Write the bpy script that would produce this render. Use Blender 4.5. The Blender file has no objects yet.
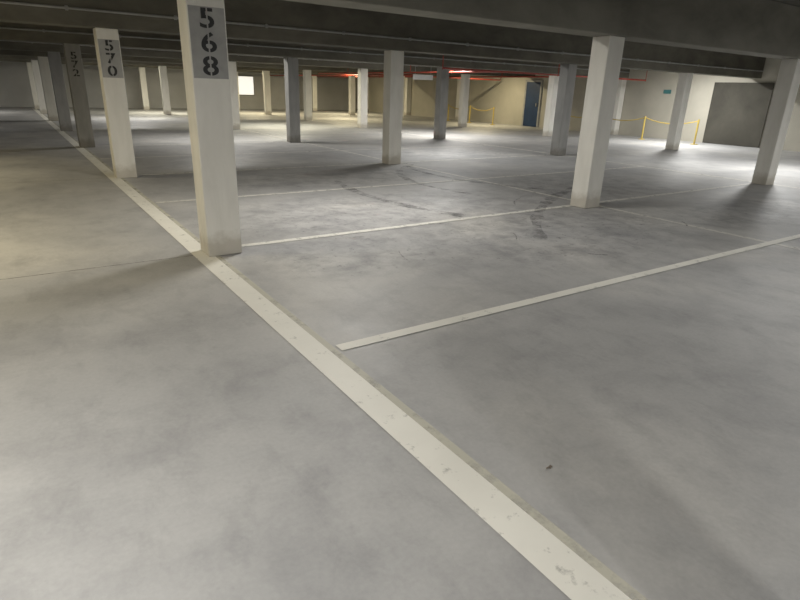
import bpy, bmesh, math, random
from mathutils import Matrix, Vector
random.seed(4)
S=bpy.context.scene
COL=bpy.context.collection
SU,SV=5.165,5.273
H=2.236; SLAB=3.0
XL,XR,YN,YF=-12.0,20.0,-12.0,33.0

# ---------------- materials
def newmat(name):
    m=bpy.data.materials.new(name);m.use_nodes=True
    return m,m.node_tree,m.node_tree.nodes['Principled BSDF']
def N(nt,t,**k):
    n=nt.nodes.new(t)
    for a,b in k.items(): setattr(n,a,b)
    return n
def ramp(nt,fac,stops):
    r=nt.nodes.new('ShaderNodeValToRGB');e=r.color_ramp.elements
    while len(e)<len(stops): e.new(.5)
    for q,(p,c) in zip(e,stops):
        q.position=p;q.color=(c[0],c[1],c[2],1) if len(c)>2 else (c[0],)*3+(1,)
    nt.links.new(fac,r.inputs[0]);return r.outputs[0]
def mixc(nt,a,b,fac,mode='MIX'):
    m=nt.nodes.new('ShaderNodeMix');m.data_type='RGBA';m.blend_type=mode
    for s,v in ((m.inputs[0],fac),(m.inputs[6],a),(m.inputs[7],b)):
        if hasattr(v,'links'): nt.links.new(v,s)
        else: s.default_value=v if isinstance(v,float) else (*v,1)
    return m.outputs[2]
def noise(nt,co,scale,detail=4,rough=.55,dist=0):
    n=N(nt,'ShaderNodeTexNoise');n.inputs['Scale'].default_value=scale;n.inputs['Detail'].default_value=detail
    n.inputs['Roughness'].default_value=rough;n.inputs['Distortion'].default_value=dist
    nt.links.new(co,n.inputs['Vector']);return n.outputs['Fac']
def coords(nt,scale=(1,1,1),loc=(0,0,0)):
    g=N(nt,'ShaderNodeNewGeometry');mp=N(nt,'ShaderNodeMapping')
    mp.inputs['Scale'].default_value=scale;mp.inputs['Location'].default_value=loc
    nt.links.new(g.outputs['Position'],mp.inputs['Vector']);return mp.outputs[0]

def mat_floor():
    m,nt,b=newmat('floor_concrete')
    co=coords(nt)
    base=ramp(nt,noise(nt,co,.5,6,.6,.4),[(.3,(.345,.345,.343)),(.5,(.405,.402,.395)),(.68,(.50,.49,.465))])
    st=ramp(nt,noise(nt,coords(nt,(1,1,1),(7,3,0)),1.8,8,.68,.2),[(.34,(.66,.66,.68)),(.54,(1,1,1))])
    c=mixc(nt,base,st,.5,'MULTIPLY')
    st2=ramp(nt,noise(nt,coords(nt,(1,.5,1),(1,9,0)),6,8,.72,.2),[(.33,(.70,.70,.71)),(.5,(1,1,1))])
    c=mixc(nt,c,st2,.4,'MULTIPLY')
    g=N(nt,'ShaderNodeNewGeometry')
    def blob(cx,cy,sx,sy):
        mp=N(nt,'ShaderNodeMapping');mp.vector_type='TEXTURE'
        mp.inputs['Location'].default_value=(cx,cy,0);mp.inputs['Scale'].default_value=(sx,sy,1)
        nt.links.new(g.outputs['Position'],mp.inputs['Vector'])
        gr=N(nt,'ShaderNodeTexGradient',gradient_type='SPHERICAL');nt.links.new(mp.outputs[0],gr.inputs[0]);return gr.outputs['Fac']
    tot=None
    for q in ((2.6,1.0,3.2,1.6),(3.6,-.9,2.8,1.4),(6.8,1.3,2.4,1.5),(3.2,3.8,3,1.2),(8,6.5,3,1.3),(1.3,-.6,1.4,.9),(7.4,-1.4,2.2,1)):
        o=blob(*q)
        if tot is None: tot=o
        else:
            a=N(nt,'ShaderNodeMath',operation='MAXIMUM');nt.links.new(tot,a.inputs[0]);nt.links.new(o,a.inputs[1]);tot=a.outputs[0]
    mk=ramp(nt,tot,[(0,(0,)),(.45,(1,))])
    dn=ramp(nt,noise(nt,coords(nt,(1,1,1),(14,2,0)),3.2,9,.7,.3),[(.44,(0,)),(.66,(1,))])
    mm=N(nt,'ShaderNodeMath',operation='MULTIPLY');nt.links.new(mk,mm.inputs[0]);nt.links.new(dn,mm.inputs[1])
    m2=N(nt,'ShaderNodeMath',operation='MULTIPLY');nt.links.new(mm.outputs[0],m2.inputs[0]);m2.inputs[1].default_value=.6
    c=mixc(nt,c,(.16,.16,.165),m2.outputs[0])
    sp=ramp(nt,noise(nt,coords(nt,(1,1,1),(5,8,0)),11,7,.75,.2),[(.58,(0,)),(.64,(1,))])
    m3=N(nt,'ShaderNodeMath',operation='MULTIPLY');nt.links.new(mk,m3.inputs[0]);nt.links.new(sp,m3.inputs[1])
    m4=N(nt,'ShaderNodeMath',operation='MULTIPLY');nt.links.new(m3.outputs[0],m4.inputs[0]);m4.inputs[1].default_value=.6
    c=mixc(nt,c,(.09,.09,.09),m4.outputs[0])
    fine=ramp(nt,noise(nt,co,45,3,.6),[(.3,(.88,.88,.88)),(.7,(1.06,1.06,1.06))])
    c=mixc(nt,c,fine,.5,'MULTIPLY')
    nt.links.new(c,b.inputs['Base Color'])
    r=ramp(nt,noise(nt,co,2.2,5,.6),[(.3,(.46,)),(.7,(.6,))])
    nt.links.new(r,b.inputs['Roughness']);b.inputs['Specular IOR Level'].default_value=.45
    bp=N(nt,'ShaderNodeBump');bp.inputs['Strength'].default_value=.06;bp.inputs['Distance'].default_value=.01
    nt.links.new(noise(nt,co,25,5),bp.inputs['Height']);nt.links.new(bp.outputs[0],b.inputs['Normal'])
    return m
def mat_simple(name,c1,c2,scale=3,rough=.7,sc=(1,1,1),bump=.1,detail=6):
    m,nt,b=newmat(name);co=coords(nt,sc)
    c=ramp(nt,noise(nt,co,scale,detail,.6,.3),[(.32,c1),(.68,c2)])
    nt.links.new(c,b.inputs['Base Color']);b.inputs['Roughness'].default_value=rough
    if bump:
        bp=N(nt,'ShaderNodeBump');bp.inputs['Strength'].default_value=bump;bp.inputs['Distance'].default_value=.01
        nt.links.new(noise(nt,co,scale*8,4),bp.inputs['Height']);nt.links.new(bp.outputs[0],b.inputs['Normal'])
    return m
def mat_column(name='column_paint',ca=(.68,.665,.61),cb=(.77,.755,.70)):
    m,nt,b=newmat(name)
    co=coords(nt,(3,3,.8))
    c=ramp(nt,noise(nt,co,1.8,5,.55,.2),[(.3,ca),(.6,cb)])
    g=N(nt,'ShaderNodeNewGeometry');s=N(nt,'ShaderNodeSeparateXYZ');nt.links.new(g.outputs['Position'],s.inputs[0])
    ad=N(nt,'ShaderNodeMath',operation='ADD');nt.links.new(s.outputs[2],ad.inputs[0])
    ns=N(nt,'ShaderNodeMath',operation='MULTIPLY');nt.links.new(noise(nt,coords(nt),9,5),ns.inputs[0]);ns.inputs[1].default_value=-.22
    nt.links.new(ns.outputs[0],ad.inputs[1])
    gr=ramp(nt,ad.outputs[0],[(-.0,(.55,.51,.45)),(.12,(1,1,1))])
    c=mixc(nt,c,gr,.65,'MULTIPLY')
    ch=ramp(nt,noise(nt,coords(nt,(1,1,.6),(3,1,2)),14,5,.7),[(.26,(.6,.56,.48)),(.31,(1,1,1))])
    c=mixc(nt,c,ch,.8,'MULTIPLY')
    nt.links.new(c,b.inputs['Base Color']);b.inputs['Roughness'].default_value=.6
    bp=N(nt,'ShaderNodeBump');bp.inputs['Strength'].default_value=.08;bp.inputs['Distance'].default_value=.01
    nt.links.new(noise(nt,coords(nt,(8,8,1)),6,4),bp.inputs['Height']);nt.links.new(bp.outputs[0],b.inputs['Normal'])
    return m
def mat_alpha(name,c,scale,lo,hi,rough=.6,sc=(1,1,1),amax=1.0,c2=None):
    m,nt,b=newmat(name);co=coords(nt,sc)
    cc=ramp(nt,noise(nt,co,2,5),[(.3,c2 or c),(.7,c)])
    nt.links.new(cc,b.inputs['Base Color']);b.inputs['Roughness'].default_value=rough
    a=ramp(nt,noise(nt,co,scale,8,.7),[(lo,(0,)),(hi,(amax,))])
    nt.links.new(a,b.inputs['Alpha']);return m
def mat_emit(name,c,s):
    m,nt,b=newmat(name);b.inputs['Base Color'].default_value=(*c,1)
    b.inputs['Emission Color'].default_value=(*c,1);b.inputs['Emission Strength'].default_value=s;return m

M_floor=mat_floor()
M_col=mat_column()
M_colg=mat_column('column_dark_grey',(.23,.23,.22),(.30,.295,.28))  # darker grey version of the column material
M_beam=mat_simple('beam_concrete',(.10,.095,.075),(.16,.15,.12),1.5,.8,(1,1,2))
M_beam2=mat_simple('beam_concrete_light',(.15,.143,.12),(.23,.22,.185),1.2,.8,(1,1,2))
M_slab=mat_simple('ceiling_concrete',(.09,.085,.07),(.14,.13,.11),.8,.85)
M_wall=mat_simple('wall_plaster',(.38,.36,.30),(.47,.445,.375),.6,.8)
M_walll=mat_simple('wall_paint_grey',(.42,.42,.41),(.52,.52,.51),.6,.8)
M_line=mat_alpha('line_paint',(.82,.805,.735),9,.22,.42,.55,c2=(.73,.715,.65),amax=.95)
M_line2=mat_alpha('line_paint_worn',(.62,.60,.50),5,.2,.5,.55,amax=.7)
M_line3=mat_alpha('line_paint_thin',(.77,.755,.70),9,.22,.48,.55,amax=.85,c2=(.70,.685,.63))
M_plate=mat_simple('number_panel_paint',(.31,.31,.30),(.40,.40,.385),6,.7)
M_digit=mat_alpha('stencil_black',(.035,.035,.037),22,.22,.38,.7,amax=.94)
M_joint=mat_alpha('joint_filler',(.2,.19,.17),4,.35,.6,amax=.8)
M_metal=mat_simple('galvanised',(.25,.25,.24),(.36,.36,.35),5,.4)
M_red=mat_simple('red_pipe_paint',(.25,.03,.02),(.34,.05,.03),5,.5)
M_blue=mat_simple('door_blue',(.012,.03,.075),(.02,.048,.11),2,.5)
M_yel=mat_simple('yellow_paint',(.40,.30,.06),(.54,.41,.1),4,.5)
M_green=mat_simple('sign_green',(.05,.16,.16),(.06,.2,.2),3,.5)
M_tube=mat_emit('tube_glow',(1,1,.95),6)
M_window=mat_emit('daylight_pane',(1,.97,.9),.8)
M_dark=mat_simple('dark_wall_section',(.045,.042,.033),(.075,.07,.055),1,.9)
M_scuff=mat_alpha('tyre_rubber_scuff',(.13,.13,.13),4,.43,.7,.6,amax=.6)
M_scr=mat_alpha('scratch_dark',(.12,.12,.12),9,.38,.65,.6,amax=.55)
M_sign=mat_simple('sign_white',(.5,.5,.5),(.6,.6,.6),3,.5)
M_leaf=mat_simple('dry_leaf',(.17,.14,.11),(.24,.2,.16),30,.7)

# ---------------- mesh helpers
def box(bm,x0,x1,y0,y1,z0,z1,mi=0):
    vs=[bm.verts.new((x,y,z)) for z in (z0,z1) for y in (y0,y1) for x in (x0,x1)]
    for q in ((0,2,3,1),(4,5,7,6),(0,1,5,4),(2,6,7,3),(0,4,6,2),(1,3,7,5)):
        f=bm.faces.new([vs[i] for i in q]);f.material_index=mi
    return vs
def quad(bm,x0,x1,y0,y1,z,mi=0):
    f=bm.faces.new([bm.verts.new(p) for p in ((x0,y0,z),(x1,y0,z),(x1,y1,z),(x0,y1,z))]);f.material_index=mi
def finish(bm,name,mats,bevel=0,loc=(0,0,0),parent=None):
    me=bpy.data.meshes.new(name);bm.to_mesh(me);bm.free()
    for m in mats: me.materials.append(m)
    ob=bpy.data.objects.new(name,me);COL.objects.link(ob);ob.location=loc
    if bevel:
        md=ob.modifiers.new('bev','BEVEL');md.width=bevel;md.segments=2;md.limit_method='ANGLE'
    if parent: ob.parent=parent
    return ob
def tube(bm,p0,p1,r,seg=10,mi=0):
    p0,p1=Vector(p0),Vector(p1);d=p1-p0
    q=d.to_track_quat('Z','Y').to_matrix().to_4x4()
    res=bmesh.ops.create_cone(bm,cap_ends=True,segments=seg,radius1=r,radius2=r,depth=d.length,matrix=Matrix.Translation((p0+p1)/2)@q)
    for v in res['verts']:
        for f in v.link_faces:f.material_index=mi

# ---------------- shell
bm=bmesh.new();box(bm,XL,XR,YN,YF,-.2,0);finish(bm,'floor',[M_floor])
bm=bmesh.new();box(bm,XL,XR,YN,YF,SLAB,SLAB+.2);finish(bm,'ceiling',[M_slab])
bm=bmesh.new();box(bm,XL-.2,XR+.2,YF,YF+.2,-.2,SLAB+.2);finish(bm,'wall_far',[M_walll])
bm=bmesh.new();box(bm,XL-.2,XL,YN,YF,-.2,SLAB+.2);finish(bm,'wall_left',[M_walll])
bm=bmesh.new();box(bm,XR,XR+.2,YN,YF,-.2,SLAB+.2);finish(bm,'wall_right',[M_wall])
bm=bmesh.new();box(bm,XL-.2,XR+.2,YN-.2,YN,-.2,SLAB+.2);finish(bm,'wall_near',[M_walll])

# ---------------- beams
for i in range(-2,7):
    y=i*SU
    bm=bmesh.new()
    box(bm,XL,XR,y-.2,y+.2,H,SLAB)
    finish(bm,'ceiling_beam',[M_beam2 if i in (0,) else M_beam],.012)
bm=bmesh.new()
for i in range(1,7):
    y=i*SU-.225
    tube(bm,(XL+.05,y,H+.22),(XR-.05,y,H+.22),.018,8)
    xx=-11
    while xx<19.5:
        box(bm,xx-.02,xx+.02,y-.022,y+.024,H+.19,H+.25);xx+=1.5
finish(bm,'cable_conduit',[M_metal])

# ---------------- columns
WU,WV=.275,.314
def colmesh(nm,mat):
    bm=bmesh.new();box(bm,-WV/2,WV/2,-WU/2,WU/2,0,H)
    cm=bpy.data.meshes.new(nm);bm.to_mesh(cm);bm.free();cm.materials.append(mat);return cm
cm=colmesh('column_mesh',M_col);cg=colmesh('column_mesh_grey',M_colg)
grey_cols={(0,2),(0,3),(1,2),(2,1),(2,2)}  # columns given the darker grey material
cols={}
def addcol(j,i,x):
    ob=bpy.data.objects.new('concrete_column',cg if (j,i) in grey_cols else cm);COL.objects.link(ob);ob.location=(x,i*SU,0)
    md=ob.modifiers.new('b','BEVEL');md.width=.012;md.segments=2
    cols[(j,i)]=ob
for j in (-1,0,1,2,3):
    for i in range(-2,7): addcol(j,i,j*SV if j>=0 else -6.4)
for i in (2,4,5,6): addcol(4,i,XR-WV/2-.01)

# ---------------- stencilled numbers
def numberpanel(j,i,txt,z0=1.54,z1=2.08):
    par=cols[(j,i)]
    bm=bmesh.new();box(bm,-WV/2+.012,WV/2-.012,-WU/2-.003,-WU/2+.001,z0,z1)
    pm=M_colg if (j,i) in grey_cols else M_plate
    finish(bm,'number_panel',[pm],parent=par)
    n=len(txt);step=(z1-z0)/n
    for k,ch in enumerate(txt):
        cu=bpy.data.curves.new('digit','FONT');cu.body=ch;cu.size=.205;cu.offset=.0035;cu.align_x='CENTER';cu.align_y='CENTER'
        cu.extrude=.001;cu.materials.append(M_digit)
        o=bpy.data.objects.new('stencil_digit',cu);COL.objects.link(o);o.parent=par
        zc=z1-step*(k+.5)
        o.location=(0,-WU/2-.0045,zc);o.rotation_euler=(math.pi/2,0,0);o.scale=(1.35,1,1)
        bm=bmesh.new();box(bm,-.006,.006,-WU/2-.0065,-WU/2-.003,zc-.085,zc+.085)
        finish(bm,'stencil_bridge',[pm],parent=par)
numberpanel(0,0,'568');numberpanel(0,1,'570');numberpanel(0,2,'572')

# ---------------- markings
bm=bmesh.new();z=.004
quad(bm,-.265,-.10,YN+1,YF-1,z,0)
quad(bm,-.10,-.055,YN+1,YF-1,z,1)
quad(bm,5.44,5.52,YN+1,YF-1,z,2)
for k in range(-4,12):
    y=.1+SU/2*k if k!=-1 else -2.45
    quad(bm,-.035,10.6,y-.045,y+.045,z+.0015,0 if k==-1 else 2)
for k in range(-4,12):
    y=.1+SU/2*k
    quad(bm,-11.5,-6.4,y-.05,y+.05,z,2)
quad(bm,-6.45,-6.33,YN+1,YF-1,z+.001,0)
quad(bm,10.6,10.72,YN+1,YF-1,z,2)
finish(bm,'parking_bay_lines',[M_line,M_line2,M_line3])
bm=bmesh.new()
for i in range(-2,7): quad(bm,XL,-.27,i*SU-.02,i*SU-.008,.0025)
finish(bm,'floor_joint',[M_joint])
# tyre marks
bm=bmesh.new()
zz=[.0065]
def arc(cx,cy,r,a0,a1,w,mi=0):
    n=24;pr=None;zz[0]+=.0003;z=zz[0]
    for k in range(n+1):
        a=math.radians(a0+(a1-a0)*k/n);ww=w*(.5+random.random()*.5)
        p=[bm.verts.new((cx+rr*math.cos(a),cy+rr*math.sin(a),z)) for rr in (r-ww/2,r+ww/2)]
        if pr:
            f=bm.faces.new((pr[0],pr[1],p[1],p[0]));f.material_index=mi
        pr=p
arc(7,2.0,4.2,160,205,.2);arc(7,2.4,2.8,120,200,.16);arc(8.5,3.4,3.4,150,230,.18)
arc(9,-6,7.6,105,140,.2)
for k in range(12):
    X=random.uniform(1.2,5.6);Y=random.uniform(-1.6,1.6)
    arc(X,Y,random.uniform(.4,1.1),*(lambda a:(a,a+random.uniform(15,40)))(random.uniform(0,360)),random.uniform(.012,.03),1)
finish(bm,'tyre_marks',[M_scuff,M_scr])

# ---------------- fluorescent fixtures
def lamp(x,i,power,col=(1,.97,.92),along='x',dy=1.0):
    y=i*SU+dy
    e=bpy.data.objects.new('fluorescent_ceiling_light',None);COL.objects.link(e);e.location=(x,y,0)
    z=2.72
    bm=bmesh.new()
    L=.62
    def B(a0,a1,b0,b1,z0,z1,mi):
        if along=='x': box(bm,a0,a1,b0,b1,z0,z1,mi)
        else: box(bm,b0,b1,a0,a1,z0,z1,mi)
    B(-L,L,-.08,.08,z-.06,z,0);B(-L,-L+.04,-.03,.03,z-.11,z-.06,0);B(L-.04,L,-.03,.03,z-.11,z-.06,0)
    B(-.4,-.38,-.01,.01,z,SLAB,0);B(.38,.4,-.01,.01,z,SLAB,0)
    if along=='x': tube(bm,(-L+.04,0,z-.085),(L-.04,0,z-.085),.018,10,1)
    else: tube(bm,(0,-L+.04,z-.085),(0,L-.04,z-.085),.018,10,1)
    finish(bm,'housing',[M_metal,M_tube],parent=e)
    ld=bpy.data.lights.new('tube_light','AREA');ld.shape='RECTANGLE'
    ld.size=1.15 if along=='x' else .12;ld.size_y=.12 if along=='x' else 1.15
    ld.energy=power*.96;ld.color=col
    lo=bpy.data.objects.new('tube_light',ld);COL.objects.link(lo);lo.parent=e;lo.location=(0,0,z-.115)
W=(1,.97,.915);Yw=(1,.86,.55);C=(.99,.985,.965);Y2=(1,.94,.74)
lamps=[(-3.2,-1,170,W),(-1.2,-2,180,W,'y'),(4.0,-2,62,C),(4.0,-1,42,C,'x',.8),(9.5,-1,85,C),
(-3.4,0,95,Yw),(2.0,0,100,W),(-4.5,1,130,Yw),(13.2,0,190,C),(13.2,-1,60,C),(7.5,1,90,C),
(3.5,2,110,W),(17.8,1,230,C),(11.5,2,220,W),(17.8,3,110,Yw),(7.5,3,180,Y2),(13.2,4,160,Yw),(3.0,4,130,W),
(-3.2,3,15,W),(-3.2,5,80,W),(5.2,5,170,Y2),(10.5,5,180,Yw),(16,5,150,Yw)]
for l in lamps: lamp(*l)

# ---------------- right wall features
e=.003
bm=bmesh.new()
box(bm,XR-.06,XR-e,14.75,14.85,.002,2.15,1);box(bm,XR-.06,XR-e,15.75,15.85,.002,2.15,1);box(bm,XR-.06,XR-e,14.85,15.75,2.05,2.15,1)
box(bm,XR-.05,XR-e,14.85,15.75,.01,2.05,0);box(bm,XR-.1,XR-.05,14.95,15.0,.95,1.1,1)
finish(bm,'door_1',[M_blue,M_metal])
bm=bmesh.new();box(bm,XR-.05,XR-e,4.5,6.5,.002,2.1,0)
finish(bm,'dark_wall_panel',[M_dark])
bm=bmesh.new();box(bm,XR-.04,XR-e,8.15,8.45,1.68,1.82);finish(bm,'exit_sign',[M_green])
bm=bmesh.new();box(bm,11.4,12.4,YF-.04,YF-e,.9,2.0,0)
box(bm,11.35,11.4,YF-.07,YF-e,.85,2.05,1);box(bm,12.4,12.45,YF-.07,YF-e,.85,2.05,1)
box(bm,11.4,12.4,YF-.07,YF-e,2.0,2.05,1);box(bm,11.4,12.4,YF-.07,YF-e,.85,.9,1)
finish(bm,'window_1',[M_window,M_metal])
def chain(ys,x):
    bm=bmesh.new()
    for y in ys: tube(bm,(x,y,0),(x,y,.85),.03,10);tube(bm,(x,y,0),(x,y,.02),.12,14)
    for a,b in zip(ys[:-1],ys[1:]):
        pr=None
        for k in range(13):
            t=k/12;p=(x,a+(b-a)*t,.8-.16*4*t*(1-t))
            if pr: tube(bm,pr,p,.018,6)
            pr=p
    finish(bm,'chain_barrier',[M_yel])
chain((6.1,8.2,10.3,12.4),18.7);chain((16.6,18.4,20.2),18.7)
bm=bmesh.new()
tube(bm,(16.6,10.6,2.16),(16.6,32.5,2.16),.03,10);tube(bm,(13.4,15.8,2.12),(13.4,32.5,2.12),.03,10)
tube(bm,(13.4,17.5,2.12),(19.8,17.5,2.12),.03,10)
tube(bm,(9.5,9.0,2.14),(19.5,9.0,2.14),.028,10)
tube(bm,(11.8,9.0,2.14),(11.8,22,2.14),.028,10)
for (X,Y) in ((9.5,9),(19.5,9),(16.6,32.5),(13.4,32.5),(19.8,17.5),(14.5,9),(11.8,14),(11.8,19),(16.6,14),(16.6,24)):
    tube(bm,(X,Y,2.1),(X,Y,SLAB-.002),.015,6)
finish(bm,'sprinkler_pipe',[M_red])
bm=bmesh.new();X,Y=13.2,15.1
box(bm,X-.5,X+.5,Y-.02,Y+.02,1.92,2.12,0);tube(bm,(X-.4,Y,2.12),(X-.4,Y,SLAB-.002),.01,6,1);tube(bm,(X+.4,Y,2.12),(X+.4,Y,SLAB-.002),.01,6,1)
finish(bm,'hanging_sign',[M_sign,M_metal])

# small dry leaf on the bay floor
bm=bmesh.new();vs=[]
a=(549-400)/561;b=(300-469)/561
d=Vector((.8314,-.5548,.0306))*a+Vector((.1710,.3078,.9360))*b+Vector((.5287,.7730,-.3507))
t=-1.5/d.z;X=-1.494+d.x*t;Y=-5.232+d.y*t
for k in range(9):
    a=k/9*6.283;r=.014*(1+.4*math.sin(3*a+1));vs.append(bm.verts.new((X+r*math.cos(a),Y+.6*r*math.sin(a),.008+.006*math.sin(2*a))))
bm.faces.new(vs)
finish(bm,'leaf_debris',[M_leaf])

# ---------------- world, camera
w=bpy.data.worlds.new('w');S.world=w;w.use_nodes=True
w.node_tree.nodes['Background'].inputs[0].default_value=(.5,.5,.5,1);w.node_tree.nodes['Background'].inputs[1].default_value=.2
p,r,psi=math.radians(20.53),math.radians(1.87),math.radians(34.37)
F=Vector((math.sin(psi)*math.cos(p),math.cos(psi)*math.cos(p),-math.sin(p)))
R0=Vector((math.cos(psi),-math.sin(psi),0));U0=R0.cross(F)
R=R0*math.cos(r)+U0*math.sin(r);U=U0*math.cos(r)-R0*math.sin(r)
cd=bpy.data.cameras.new('camera');cd.sensor_width=36;cd.lens=560.9*36/800;cd.clip_start=.05
co=bpy.data.objects.new('camera',cd);COL.objects.link(co)
m=Matrix((R,U,-F)).transposed().to_4x4();m.translation=(-1.494,-5.232,1.5);co.matrix_world=m
S.camera=co
S.view_settings.view_transform='Standard'
